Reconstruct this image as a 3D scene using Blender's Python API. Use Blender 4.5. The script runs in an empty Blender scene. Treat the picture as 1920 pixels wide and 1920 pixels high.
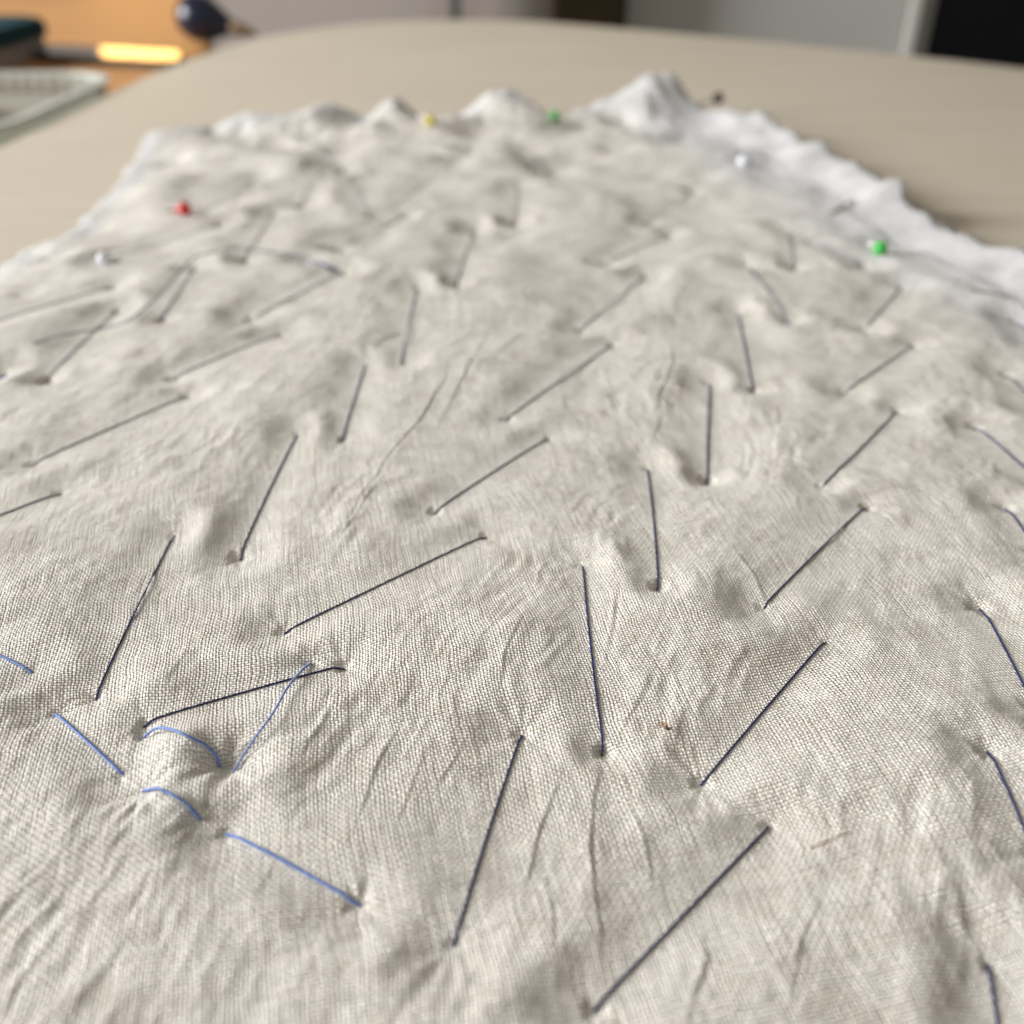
import bpy, bmesh, math, random
import numpy as np
from mathutils import Vector

random.seed(7)
RNG = np.random.default_rng(11)
MM = 0.001
scene = bpy.context.scene
COL = scene.collection

# ------------------------------------------------------------------ camera
FPX, PITCH, CAMH = 1770.0, math.radians(33.2), 70.0          # px (1920 frame), rad, mm above table
cam_d = bpy.data.cameras.new('camera')
cam = bpy.data.objects.new('camera', cam_d)
COL.objects.link(cam)
cam.location = (0, 0, CAMH * MM)
cam.rotation_euler = (math.pi / 2 - PITCH, 0, 0)
cam_d.sensor_width = 36.0
cam_d.lens = 36.0 * FPX / 1920.0
cam_d.clip_start = 0.003
cam_d.clip_end = 60.0
cam_d.dof.use_dof = True
cam_d.dof.focus_distance = 0.0975
cam_d.dof.aperture_fstop = 18.5
scene.camera = cam

# ------------------------------------------------------------------ world, lamps, exposure
w = bpy.data.worlds.new('World')
scene.world = w
w.use_nodes = True
bg = w.node_tree.nodes['Background']
bg.inputs[0].default_value = (1.0, 0.93, 0.825, 1)
bg.inputs[1].default_value = 0.31

def lamp(name, kind, loc, energy, colour, size=None, aim=None, radius=None):
    d = bpy.data.lights.new(name, kind)
    d.energy = energy
    d.color = colour
    if size:
        d.shape = 'RECTANGLE'; d.size, d.size_y = size
    if radius is not None:
        d.shadow_soft_size = radius
    o = bpy.data.objects.new(name, d)
    COL.objects.link(o)
    o.location = loc
    if aim:
        o.rotation_euler = (Vector(aim) - Vector(loc)).to_track_quat('-Z', 'Y').to_euler()
    return o

# daylight window to the left, a warm table lamp far behind on the left
lamp('window_daylight', 'AREA', (-1.45, 0.24, 0.54), 51.0, (0.97, 0.98, 1.0), size=(0.8, 0.6), aim=(0.0, 0.16, 0))
lamp('warm_table_lamp', 'AREA', (-0.50, 1.50, 0.108), 0.25, (1.0, 0.52, 0.13), size=(0.17, 0.028), aim=(-0.32, 0.7, -0.05))

scene.view_settings.view_transform = 'Standard'
scene.view_settings.look = 'None'
scene.view_settings.exposure = 0.0
scene.view_settings.gamma = 1.0
scene.view_settings.use_curve_mapping = False
scene.render.engine = 'CYCLES'
scene.cycles.max_bounces = 8
scene.cycles.transparent_max_bounces = 16
scene.cycles.use_denoising = True
scene.cycles.denoiser = 'OPENIMAGEDENOISE'
scene.cycles.denoising_input_passes = 'RGB_ALBEDO_NORMAL'
scene.cycles.denoising_prefilter = 'ACCURATE'
scene.cycles.caustics_reflective = False
scene.cycles.caustics_refractive = False
scene.cycles.sample_clamp_indirect = 3.0
scene.cycles.use_light_tree = False

# ------------------------------------------------------------------ pixel -> place
def gp(px, py, z=0.0):
    """the point at height z (mm) that lies under photo pixel (px, py), in mm"""
    x = (px - 960.0) / FPX
    y = -(py - 960.0) / FPX
    dy = math.cos(PITCH) + y * math.sin(PITCH)
    dz = -math.sin(PITCH) + y * math.cos(PITCH)
    t = (z - CAMH) / dz
    return x * t, dy * t

# ------------------------------------------------------------------ helpers
def tag(o, label=None, cat=None, group=None, kind=None):
    if label: o['label'] = label
    if cat: o['category'] = cat
    if group: o['group'] = group
    if kind: o['kind'] = kind
    return o

def link(name, me, mat=None, parent=None, smooth=True):
    o = bpy.data.objects.new(name, me)
    COL.objects.link(o)
    if mat: me.materials.append(mat)
    if smooth:
        me.polygons.foreach_set('use_smooth', np.ones(len(me.polygons), dtype=bool))
    if parent: o.parent = parent
    return o

def mesh_np(name, verts, quads):
    me = bpy.data.meshes.new(name)
    v = np.asarray(verts, dtype=np.float32)
    q = np.asarray(quads, dtype=np.int32)
    me.vertices.add(len(v)); me.vertices.foreach_set('co', v.ravel())
    me.loops.add(q.size); me.loops.foreach_set('vertex_index', q.ravel())
    me.polygons.add(len(q))
    me.polygons.foreach_set('loop_start', np.arange(0, q.size, q.shape[1], dtype=np.int32))
    me.polygons.foreach_set('loop_total', np.full(len(q), q.shape[1], dtype=np.int32))
    me.update(calc_edges=True)
    return me

def empty(name, loc=(0, 0, 0)):
    o = bpy.data.objects.new(name, None)
    o.empty_display_size = 0.01
    COL.objects.link(o)
    o.location = loc
    return o

def bm_obj(name, bm, mat, parent=None, smooth=False):
    me = bpy.data.meshes.new(name)
    bm.normal_update()
    bm.to_mesh(me); bm.free()
    return link(name, me, mat, parent, smooth)

def box_bm(x0, x1, y0, y1, z0, z1, bev=0.0, seg=3):
    bm = bmesh.new()
    bmesh.ops.create_cube(bm, size=1.0)
    for v in bm.verts:
        v.co = Vector(((x0 + x1) / 2 + v.co.x * (x1 - x0), (y0 + y1) / 2 + v.co.y * (y1 - y0), (z0 + z1) / 2 + v.co.z * (z1 - z0))) * MM
    if bev:
        bmesh.ops.bevel(bm, geom=bm.edges[:], offset=bev * MM, segments=seg, profile=0.5, affect='EDGES')
    return bm

def prism_bm(outline, z0, z1, bev=0.0):
    bm = bmesh.new()
    bot = [bm.verts.new((x * MM, y * MM, z0 * MM)) for x, y in outline]
    top = [bm.verts.new((x * MM, y * MM, z1 * MM)) for x, y in outline]
    n = len(outline)
    bm.faces.new(bot[::-1]); ft = bm.faces.new(top)
    for i in range(n):
        bm.faces.new((bot[i], bot[(i + 1) % n], top[(i + 1) % n], top[i]))
    if bev:
        bmesh.ops.bevel(bm, geom=list(ft.edges), offset=bev * MM, segments=4, profile=0.5, affect='EDGES')
    bmesh.ops.recalc_face_normals(bm, faces=bm.faces[:])
    return bm

def lathe(profile, n=28):
    """profile [(r, h)] in mm about z -> bmesh"""
    bm = bmesh.new()
    rings = []
    for r, h in profile:
        if r < 1e-6:
            rings.append([bm.verts.new((0, 0, h * MM))])
        else:
            rings.append([bm.verts.new((r * math.cos(2 * math.pi * k / n) * MM, r * math.sin(2 * math.pi * k / n) * MM, h * MM)) for k in range(n)])
    for a, b in zip(rings[:-1], rings[1:]):
        for k in range(n):
            k2 = (k + 1) % n
            if len(a) == 1: bm.faces.new((a[0], b[k2], b[k]))
            elif len(b) == 1: bm.faces.new((a[k], a[k2], b[0]))
            else: bm.faces.new((a[k], a[k2], b[k2], b[k]))
    bmesh.ops.recalc_face_normals(bm, faces=bm.faces[:])
    return bm

def tube(path, radius, nrad=8, lobes=0, lobe_amp=0.0, twist=0.0, caps=True):
    """tube along path (N,3 mm) -> verts (mm), quads.  lobes/twist give a plied thread."""
    p = np.asarray(path, float)
    n = len(p)
    t = np.gradient(p, axis=0)
    t /= np.linalg.norm(t, axis=1)[:, None] + 1e-12
    up = np.array([0, 0, 1.0])
    if abs(t[0] @ up) > 0.9: up = np.array([1.0, 0, 0])
    a = np.cross(t, up); a /= np.linalg.norm(a, axis=1)[:, None] + 1e-12
    b = np.cross(a, t)
    s = np.concatenate([[0], np.cumsum(np.linalg.norm(np.diff(p, axis=0), axis=1))])
    th = np.arange(nrad) * 2 * math.pi / nrad
    rad = np.full(n, radius) if np.isscalar(radius) else np.asarray(radius, float)
    rr = rad[:, None] * (1 + lobe_amp * np.cos(lobes * (th[None, :] - twist * s[:, None])))
    v = p[:, None, :] + rr[..., None] * (np.cos(th)[None, :, None] * a[:, None, :] + np.sin(th)[None, :, None] * b[:, None, :])
    idx = np.arange(n * nrad).reshape(n, nrad)
    q = np.stack([idx[:-1], np.roll(idx[:-1], -1, 1), np.roll(idx[1:], -1, 1), idx[1:]], -1).reshape(-1, 4)
    v = v.reshape(-1, 3)
    if caps:
        v = np.vstack([v, p[0], p[-1]])
        c0, c1 = n * nrad, n * nrad + 1
        k = np.arange(nrad); k2 = (k + 1) % nrad
        q = np.vstack([q, np.stack([idx[0][k2], idx[0][k], np.full(nrad, c0), np.full(nrad, c0)], -1),
                       np.stack([idx[-1][k], idx[-1][k2], np.full(nrad, c1), np.full(nrad, c1)], -1)])
    return v, q

def tube_mesh(name, v, q):
    """like mesh_np but allows the repeated index of cap triangles"""
    me = bpy.data.meshes.new(name)
    tri = q[:, 2] == q[:, 3]
    me.from_pydata((v * MM).tolist(), [], [list(f[:3]) if t_ else list(f) for f, t_ in zip(q.tolist(), tri)])
    return me

# ------------------------------------------------------------------ materials
def mat(name, colour, rough=0.5, metal=0.0, spec=0.5, **kw):
    m = bpy.data.materials.new(name)
    m.use_nodes = True
    b = m.node_tree.nodes['Principled BSDF']
    b.inputs['Base Color'].default_value = (*colour, 1)
    b.inputs['Roughness'].default_value = rough
    b.inputs['Metallic'].default_value = metal
    b.inputs['Specular IOR Level'].default_value = spec
    for k, v in kw.items():
        b.inputs[k].default_value = v
    return m

class NT:
    def __init__(s, m):
        s.m = m; s.t = m.node_tree; s.bsdf = s.t.nodes['Principled BSDF']
    def n(s, kind, **kw):
        nd = s.t.nodes.new(kind)
        for k, v in kw.items(): setattr(nd, k, v)
        return nd
    def l(s, a, b): s.t.links.new(a, b)
    def math(s, op, a, b=None, c=None):
        nd = s.n('ShaderNodeMath', operation=op)
        for i, x in enumerate((a, b, c)):
            if x is None: continue
            if isinstance(x, (int, float)): nd.inputs[i].default_value = x
            else: s.l(x, nd.inputs[i])
        return nd.outputs[0]
    def noise(s, vec, scale, detail=2.0, rough=0.5, dims='3D'):
        nd = s.n('ShaderNodeTexNoise', noise_dimensions=dims)
        nd.inputs['Scale'].default_value = scale
        nd.inputs['Detail'].default_value = detail
        nd.inputs['Roughness'].default_value = rough
        if vec is not None: s.l(vec, nd.inputs['Vector'])
        return nd
    def ramp(s, fac, stops):
        nd = s.n('ShaderNodeValToRGB')
        e = nd.color_ramp.elements
        while len(e) < len(stops): e.new(0.5)
        for el, (p, c) in zip(e, stops):
            el.position = p
            el.color = (*c, 1) if len(c) == 3 else c
        s.l(fac, nd.inputs[0])
        return nd.outputs[0]
    def mapping(s, vec, scale=(1, 1, 1), rot=(0, 0, 0)):
        nd = s.n('ShaderNodeMapping')
        nd.inputs['Scale'].default_value = scale
        nd.inputs['Rotation'].default_value = rot
        s.l(vec, nd.inputs['Vector'])
        return nd.outputs[0]
    def mix(s, fac, a, b, mode='MIX'):
        nd = s.n('ShaderNodeMix', data_type='RGBA', blend_type=mode)
        for i, x in ((0, fac), (6, a), (7, b)):
            if isinstance(x, (int, float)): nd.inputs[i].default_value = x
            elif isinstance(x, tuple): nd.inputs[i].default_value = (*x, 1)
            else: s.l(x, nd.inputs[i])
        return nd.outputs[2]

def cloth_material(name, base, dark, pitch_mm, rot, bump=1.0, spots=True, gap_shade=(0.30, 0.225, 0.14)):
    """plain-woven cotton: real over/under yarns as fine relief, slubs, a few stains"""
    m = mat(name, base, 0.62, 0, 0.32)
    k = NT(m)
    k.bsdf.inputs['Sheen Weight'].default_value = 0.25
    k.bsdf.inputs['Sheen Roughness'].default_value = 0.4
    co = k.n('ShaderNodeTexCoord').outputs['Object']
    warp1 = k.noise(co, 55, 2).outputs['Color']          # slow bending of the yarns
    warp2 = k.noise(co, 600, 2.5).outputs['Color']       # small wander
    def off(c, amp):
        s_ = k.n('ShaderNodeVectorMath', operation='SUBTRACT'); k.l(c, s_.inputs[0]); s_.inputs[1].default_value = (.5, .5, .5)
        g_ = k.n('ShaderNodeVectorMath', operation='SCALE'); k.l(s_.outputs[0], g_.inputs[0]); g_.inputs['Scale'].default_value = amp
        return g_.outputs[0]
    add1 = k.n('ShaderNodeVectorMath', operation='ADD'); k.l(co, add1.inputs[0]); k.l(off(warp1, 0.0034), add1.inputs[1])
    add2 = k.n('ShaderNodeVectorMath', operation='ADD'); k.l(add1.outputs[0], add2.inputs[0]); k.l(off(warp2, 0.00040), add2.inputs[1])
    f = 1.0 / (pitch_mm * MM)
    mp = k.mapping(add2.outputs[0], (f, f, 0.0), (0, 0, rot))
    sp = k.n('ShaderNodeSeparateXYZ'); k.l(mp, sp.inputs[0])
    u, v = sp.outputs[0], sp.outputs[1]
    def prof(x):                                           # round yarn section
        fr = k.math('FRACT', x)
        c = k.math('SUBTRACT', k.math('MULTIPLY', fr, 2.0), 1.0)
        return k.math('SQRT', k.math('MAXIMUM', k.math('SUBTRACT', 1.0, k.math('MULTIPLY', c, c)), 0.0))
    def sgn(x):
        return k.math('SUBTRACT', 1.0, k.math('MULTIPLY', k.math('FLOORED_MODULO', k.math('FLOOR', x), 2.0), 2.0))
    def sn(x):
        return k.math('SINE', k.math('MULTIPLY', x, math.pi))
    zw = k.math('MULTIPLY_ADD', k.math('MULTIPLY', sn(v), sgn(u)), 0.75, k.math('MULTIPLY', prof(u), 0.42))
    zf = k.math('SUBTRACT', k.math('MULTIPLY', prof(v), 0.85), k.math('MULTIPLY', k.math('MULTIPLY', sn(u), sgn(v)), 0.75))
    hgt = k.math('MAXIMUM', zw, zf)
    # slubs: some yarns thicker
    slu = k.noise(k.mapping(mp, (0.9, 0.05, 1)), 1.0, 2).outputs['Fac']
    slv = k.noise(k.mapping(mp, (0.05, 0.9, 1)), 1.0, 2).outputs['Fac']
    slub = k.math('ADD', slu, slv)
    hgt2 = k.math('MULTIPLY', hgt, k.math('MULTIPLY_ADD', slub, 1.4, -0.4))
    crepe = k.noise(co, 900, 3, 0.6).outputs['Fac']
    bmp2 = k.n('ShaderNodeBump'); bmp2.inputs['Strength'].default_value = 0.32; bmp2.inputs['Distance'].default_value = 0.0005
    k.l(crepe, bmp2.inputs['Height'])
    bmp = k.n('ShaderNodeBump'); bmp.inputs['Strength'].default_value = bump; bmp.inputs['Distance'].default_value = pitch_mm * MM * 0.42
    k.l(hgt2, bmp.inputs['Height']); k.l(bmp2.outputs[0], bmp.inputs['Normal'])
    k.l(bmp.outputs[0], k.bsdf.inputs['Normal'])
    # colour: unbleached yarns vary; shade in the open corners of the weave is painted in
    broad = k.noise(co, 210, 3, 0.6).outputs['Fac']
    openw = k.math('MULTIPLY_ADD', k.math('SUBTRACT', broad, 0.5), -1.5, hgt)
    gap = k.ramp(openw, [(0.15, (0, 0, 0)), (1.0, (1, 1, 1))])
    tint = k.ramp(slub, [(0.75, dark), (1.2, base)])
    colr = k.mix(gap, gap_shade, tint)
    fuzz = k.noise(co, 7000, 2, 0.7).outputs['Fac']
    colr = k.mix(k.ramp(fuzz, [(0.45, (0, 0, 0)), (0.75, (0.35, 0.35, 0.35))]), colr, (0.92, 0.90, 0.86))
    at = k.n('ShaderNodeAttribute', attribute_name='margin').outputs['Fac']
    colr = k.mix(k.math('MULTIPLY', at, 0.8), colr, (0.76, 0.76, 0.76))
    if spots:
        px = k.n('ShaderNodeSeparateXYZ'); k.l(co, px.inputs[0])
        for (sx, sy, rx, ry, c, amt) in spots_mm:
            dx = k.math('DIVIDE', k.math('SUBTRACT', px.outputs[0], sx * MM), rx * MM)
            dy = k.math('DIVIDE', k.math('SUBTRACT', px.outputs[1], sy * MM), ry * MM)
            d = k.math('ADD', k.math('MULTIPLY', dx, dx), k.math('MULTIPLY', dy, dy))
            d = k.math('ADD', d, k.math('MULTIPLY', k.math('SUBTRACT', k.noise(co, 1500, 3).outputs['Fac'], 0.5), 2.4))
            fac = k.ramp(d, [(0.2, (amt,) * 3), (1.0, (0, 0, 0))])
            colr = k.mix(fac, colr, c)
    k.l(colr, k.bsdf.inputs['Base Color'])
    return m

def wood_material(name, c1, c2, scale, rot, rough, bump=0.15, stretch=14.0):
    m = mat(name, c1, rough, 0, 0.4)
    k = NT(m)
    co = k.n('ShaderNodeTexCoord').outputs['Object']
    mp = k.mapping(co, (1.0 / stretch, 1.0, 1.0), (0, 0, rot))
    n1 = k.noise(mp, scale, 6, 0.62).outputs['Fac']
    n2 = k.noise(mp, scale * 7, 4, 0.6).outputs['Fac']
    n3 = k.noise(co, scale * 0.15, 2).outputs['Fac']
    f = k.math('MULTIPLY_ADD', n2, 0.4, k.math('MULTIPLY_ADD', n3, 0.35, k.math('MULTIPLY', n1, 0.6)))
    k.l(k.ramp(f, [(0.42, c2), (0.58, tuple((a + b) / 2 for a, b in zip(c1, c2))), (0.82, c1)]), k.bsdf.inputs['Base Color'])
    b = k.n('ShaderNodeBump'); b.inputs['Strength'].default_value = bump; b.inputs['Distance'].default_value = 0.0004
    k.l(n2, b.inputs['Height']); k.l(b.outputs[0], k.bsdf.inputs['Normal'])
    r = k.math('MULTIPLY_ADD', n1, 0.2, rough - 0.1); k.l(r, k.bsdf.inputs['Roughness'])
    return m

def mottled(name, c1, c2, scale, rough=0.6, bump=0.1, metal=0.0, spec=0.5):
    m = mat(name, c1, rough, metal, spec)
    k = NT(m)
    co = k.n('ShaderNodeTexCoord').outputs['Object']
    n = k.noise(co, scale, 4, 0.55).outputs['Fac']
    k.l(k.ramp(n, [(0.35, c2), (0.7, c1)]), k.bsdf.inputs['Base Color'])
    b = k.n('ShaderNodeBump'); b.inputs['Strength'].default_value = bump; b.inputs['Distance'].default_value = 0.001
    k.l(n, b.inputs['Height']); k.l(b.outputs[0], k.bsdf.inputs['Normal'])
    return m

def thread_material(name, c1, c2):
    m = mat(name, c1, 0.5, 0, 0.45)
    k = NT(m)
    k.bsdf.inputs['Specular IOR Level'].default_value = 0.28
    co = k.n('ShaderNodeTexCoord').outputs['Object']
    n = k.noise(co, 2500, 3, 0.6).outputs['Fac']
    k.l(k.ramp(n, [(0.35, c2), (0.7, c1)]), k.bsdf.inputs['Base Color'])
    return m

# ------------------------------------------------------------------ data: stitches and marks, by photo pixel
NAVY = [
 ((1112,1898),(1442,1553)), ((1315,1475),(1545,1205)), ((1430,1142),(1622,955)), ((1540,915),(1682,773)),
 ((1585,740),(1713,650)), ((1622,622),(1692,540)),
 ((850,1775),(978,1380)), ((1131,1418),(1092,1062)), ((1233,1108),(1213,880)), ((1326,900),(1331,720)),
 ((1411,733),(1383,590)), ((1490,505),(1477,432)),
 ((535,1190),(910,1008)), ((815,965),(1028,825)), ((950,790),(1150,650)), ((1088,625),(1212,520)),
 ((1135,495),(1258,443)), ((1215,420),(1300,362)),
 ((270,1362),(645,1255)), ((180,1313),(327,1005)), ((450,1052),(558,815)), ((642,828),(686,683)),
 ((752,682),(784,542)), ((855,525),(892,435)), ((965,420),(970,345)), ((1035,330),(990,285)),
 ((-110,1018),(115,928)), ((62,875),(352,745)), ((325,715),(527,630)), ((468,600),(648,515)),
 ((633,470),(762,408)), ((720,395),(885,283)),
 ((83,712),(222,587)), ((300,592),(368,505)), ((455,482),(515,400)), ((562,390),(604,322)),
 ((-60,625),(212,540)), ((190,500),(415,420)), ((385,398),(480,340)), ((640,312),(585,264)), ((695,410),(650,322)),
 ((255,326),(316,312)), ((130,444),(168,437)), ((48,488),(92,488)), ((-20,566),(37,553)),
 ((1620,500),(1522,456)),
 ((1848,1410),(1935,1605)), ((1835,1143),(1935,1330)), ((1882,955),(1945,1050)), ((1825,805),(1945,908)),
 ((1885,708),(1945,770)), ((1848,1810),(1872,1960)), ((1900,605),(1945,650)),
]
NAVY_CURVED = [[(1400,503),(1432,535),(1460,575),(1480,612)]]
BLUE = [((103,1340),(228,1453)), ((-40,1217),(60,1262)), ((425,1565),(672,1700)), ((575,489),(628,506)), ((-20,708),(9,695))]
BLUE_CURVED = [
 [(270,1384),(300,1374),(345,1385),(385,1405),(405,1422),(413,1438)],
 [(268,1485),(295,1483),(325,1497),(352,1513),(375,1537)],
 [(437,1448),(470,1405),(510,1350),(545,1290),(582,1245)],
]
CREASES = [  # pixel polylines, height mm, width mm
 ([(1165,1075),(1150,1150),(1145,1210),(1135,1260)], .55, .8),
 ([(1128,1430),(1115,1500),(1112,1580),(1122,1680),(1132,1740),(1136,1810)], .5, .6),
 ([(845,650),(835,712),(782,792),(712,880),(655,965),(640,1010)], .55, .8),
 ([(1258,625),(1263,680),(1234,742),(1240,772),(1213,860)], .6, .9),
 ([(1000,610),(970,632),(880,702)], .5, .9),
 ([(1318,1740),(1328,1800),(1305,1870),(1296,1930)], .55, .8),
 ([(1480,1540),(1505,1590),(1520,1640)], .35, .6),
 ([(1760,1600),(1800,1680),(1812,1760),(1795,1870)], .5, 1.2),
 ([(880,1368),(845,1430),(808,1490)], .3, .6),
 ([(205,1490),(120,1590),(20,1700),(-60,1790)], .35, .9),
 ([(1000,1390),(1060,1370),(1090,1420)], .2, .6),
 ([(1690,620),(1780,720),(1890,790)], .5, 1.2),
 ([(1560,1480),(1620,1560),(1690,1600)], .25, .7),
 ([(560,1500),(520,1600),(470,1720)], .25, .8),
 ([(1060,1440),(1012,1560),(980,1690)], .38, .6),
 ([(1160,1440),(1208,1560),(1232,1690)], .38, .6),
 ([(765,1320),(705,1450),(655,1575)], .4, .6),
 ([(825,1350),(772,1480),(740,1560)], .3, .6),
 ([(640,1300),(562,1425)], .35, .6),
 ([(1350,1000),(1420,1085),(1482,1190)], .35, .6),
 ([(740,860),(690,930),(610,1050)], .3, .6),
 ([(930,590),(862,720),(815,815)], .5, .6),
 ([(1180,690),(1270,720),(1400,800)], .4, .6),
 ([(1000,1120),(950,1220),(930,1300)], .35, .6),
 ([(1240,1240),(1190,1330),(1160,1400)], .3, .6),
 ([(400,1120),(340,1230),(300,1330)], .3, .6),
 ([(330,1560),(250,1690),(190,1800)], .35, .6),
 ([(1560,1640),(1500,1760),(1480,1880)], .35, .6),
 ([(1010,1580),(1040,1700),(1050,1830)], .3, .6),
 ([(560,640),(480,720),(380,800)], .4, .6),
 ([(1480,860),(1600,880),(1740,940)], .35, .6),
]

# ------------------------------------------------------------------ noise
LAT = RNG.random((256, 256)) * 2 - 1
def vnoise(x, y):
    xi = np.floor(x).astype(int); yi = np.floor(y).astype(int)
    fx = x - xi; fy = y - yi
    sx = fx * fx * fx * (fx * (fx * 6 - 15) + 10); sy = fy * fy * fy * (fy * (fy * 6 - 15) + 10)
    a = LAT[xi & 255, yi & 255]; b = LAT[(xi + 1) & 255, yi & 255]
    c = LAT[xi & 255, (yi + 1) & 255]; d = LAT[(xi + 1) & 255, (yi + 1) & 255]
    return (a * (1 - sx) + b * sx) * (1 - sy) + (c * (1 - sx) + d * sx) * sy
def sm(x, a, b):
    t = np.clip((x - a) / (b - a), 0, 1)
    return t * t * (3 - 2 * t)

# ------------------------------------------------------------------ the cloth as a height field (mm)
YN = -40.0                                   # near end, behind the camera
EDGE_L = np.array([(-40,-128),(60,-124),(120,-120),(171,-118),(202,-112),(233,-107),(281,-112),(330,-121),(480,-124)], float)
EDGE_R = np.array([(-40,140),(60,134),(120,126),(158,119),(197,110),(202,102),(233,98),(278,95),(323,88),(345,79),(360,68),(388,61),(480,60)], float)
TOPR   = np.array([(-40,132),(60,123),(120,111),(150,104),(172,99),(189,96),(213,87),(243,81),(300,67),(340,54),(370,46),(480,44)], float)
FAR    = np.array([(-140,338),(-120,342),(-92,350),(-60,362),(-30,355),(-4,366),(15,360),(42,372),(58,378),(70,370),(140,360)], float)
def edge(tab, y): return np.interp(y, tab[:, 0], tab[:, 1])
def far_y(x): return np.interp(x, FAR[:, 0], FAR[:, 1])
def far_top(x): return far_y(x) - np.interp(x, [-140, -70, -25, 0, 25, 60], [3, 3, 4, 6, 7, 10])

HUMPS = [(-119,332,2.0,9,9),(-90,344,1.5,8,8),(-67,362,4.2,8,24),(-41,362,5.2,7,20),(-4,366,8.6,10,26),(8,350,2.0,6,18),(34,374,4.0,10,22),(52,378,12.0,12,24),
         (78,338,3.0,10,12),(-20,332,3.0,12,9),(-85,300,3.5,14,7),(-60,285,4.0,15,8),(-45,330,3.0,10,7),(25,318,3.0,16,8),
         (-100,262,3.5,10,12),(-75,235,3.0,14,7),(-106,240,2.4,6,9),(60,300,2.5,14,9),(-45,255,2.5,12,8),(-10,290,3.0,11,8),(-92,205,2.4,14,7),
         (92,245,2.0,6,14),(66,205,1.8,9,7),(-70,180,1.8,13,6),(10,262,2.5,12,6),(45,262,2.0,11,6),(-30,225,2.0,12,6),(20,230,1.8,12,6)]
DIPS = [(-29,354,6.0,5,8),(-54,352,3.0,4,8),(-103,342,3,6,8),(15,356,7.0,5,9),(-92,338,4.0,9,6),(-78,318,5.0,8,6),(-98,280,4.5,8,4),(-52,310,4.0,8,6),(38,345,4.0,5,9),(-12,325,4.0,8,5),
        (-95,225,3.0,9,5),(-62,262,4.0,10,4),(-25,300,4.0,9,4),(20,300,2.5,12,4),(-98,188,2.5,9,4)]

def base_h(x, y):
    A = 0.50 + 0.80 * sm(y, 100, 280)
    F_ = 1 - 0.70 * sm(y, 105, 230)
    wx = x + 4.0 * vnoise(x / 23 + 9, y / 23); wy = y + 4.0 * vnoise(x / 23, y / 23 + 31)
    h = 3.6 + A * (1.5 * vnoise(wx / 26 + 3.3, wy / 26 + 1.7) + 0.50 * vnoise(wx / 10.5, wy / 10.5 + 5))
    # drawn-up puckers, long in the run of the rows, short across
    ca, sa = math.cos(math.radians(68)), math.sin(math.radians(68))
    p = wx * ca + wy * sa; q = -wx * sa + wy * ca
    q = q + 0.7 * vnoise(p / 3.1, q / 2.6 + 77)
    msk = 0.35 + 0.65 * sm(vnoise(x / 17 + 50, y / 17 + 4), -0.25, 0.45)
    h = h + F_ * msk * (0.12 * vnoise(p / 9.0, q / 2.7) + 0.12 * (0.5 - np.abs(vnoise(p / 6.0 + 20, q / 1.7 + 8))) + 0.075 * vnoise(p / 4.2, q / 0.9))
    h = h + F_ * 0.055 * vnoise(wx / 1.9 + 12, wy / 1.9) + F_ * 0.032 * vnoise(wx / 0.95, wy / 0.95 + 40)
    for cx, cy, a, rx, ry in HUMPS:
        a = a * (0.45 + 0.55 * min(1, max(0, (cy - 250) / 70)))
        e = ((x - cx) / rx) ** 2 + ((y - cy) / ry) ** 2
        h = h + a * np.exp(-(e / 1.1) ** (1.15 if cy > 350 else 1.0))
    for cx, cy, a, rx, ry in DIPS:
        a = a * (0.45 + 0.55 * min(1, max(0, (cy - 250) / 70)))
        h = h - 0.8 * a * np.exp(-((x - cx) / rx) ** 2 - ((y - cy) / ry) ** 2)
    h = h + sm(y, 305, 345) * (0.75 * vnoise(x / 4.6 + 15, y / 16.0) + 0.22 * vnoise(x / 2.2, y / 8.0 + 8))
    # the margins settle towards the table
    dl = x - edge(EDGE_L, y); dr = edge(EDGE_R, y) - x
    h = h + 0.55 * (1 - sm(dr, 8, 28)) * vnoise(x / 6.5 + 70, y / 6.5) * sm(y, 150, 200) - 2.2 * (1 - sm(dl, 0, 22)) + (2.0 + 1.3 * vnoise(y / 9.0 + 3, x * 0 + 5) + 0.6 * vnoise(y / 3.6, x * 0 + 2)) * (1 - sm(dr, 0, 13)) * sm(y, 150, 200)
    return h

def march_many(pts, hf, z0=4.0):
    P = np.asarray(pts, float)
    z = np.full(len(P), z0)
    for _ in range(30):
        x, y = gp(P[:, 0], P[:, 1], z)
        z = z + 0.4 * (hf(x, y) - z)
    x, y = gp(P[:, 0], P[:, 1], z)
    return np.stack([x, y], -1)
def march(px, py, hf, z0=4.0):
    return tuple(march_many([(px, py)], hf, z0)[0])

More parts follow.
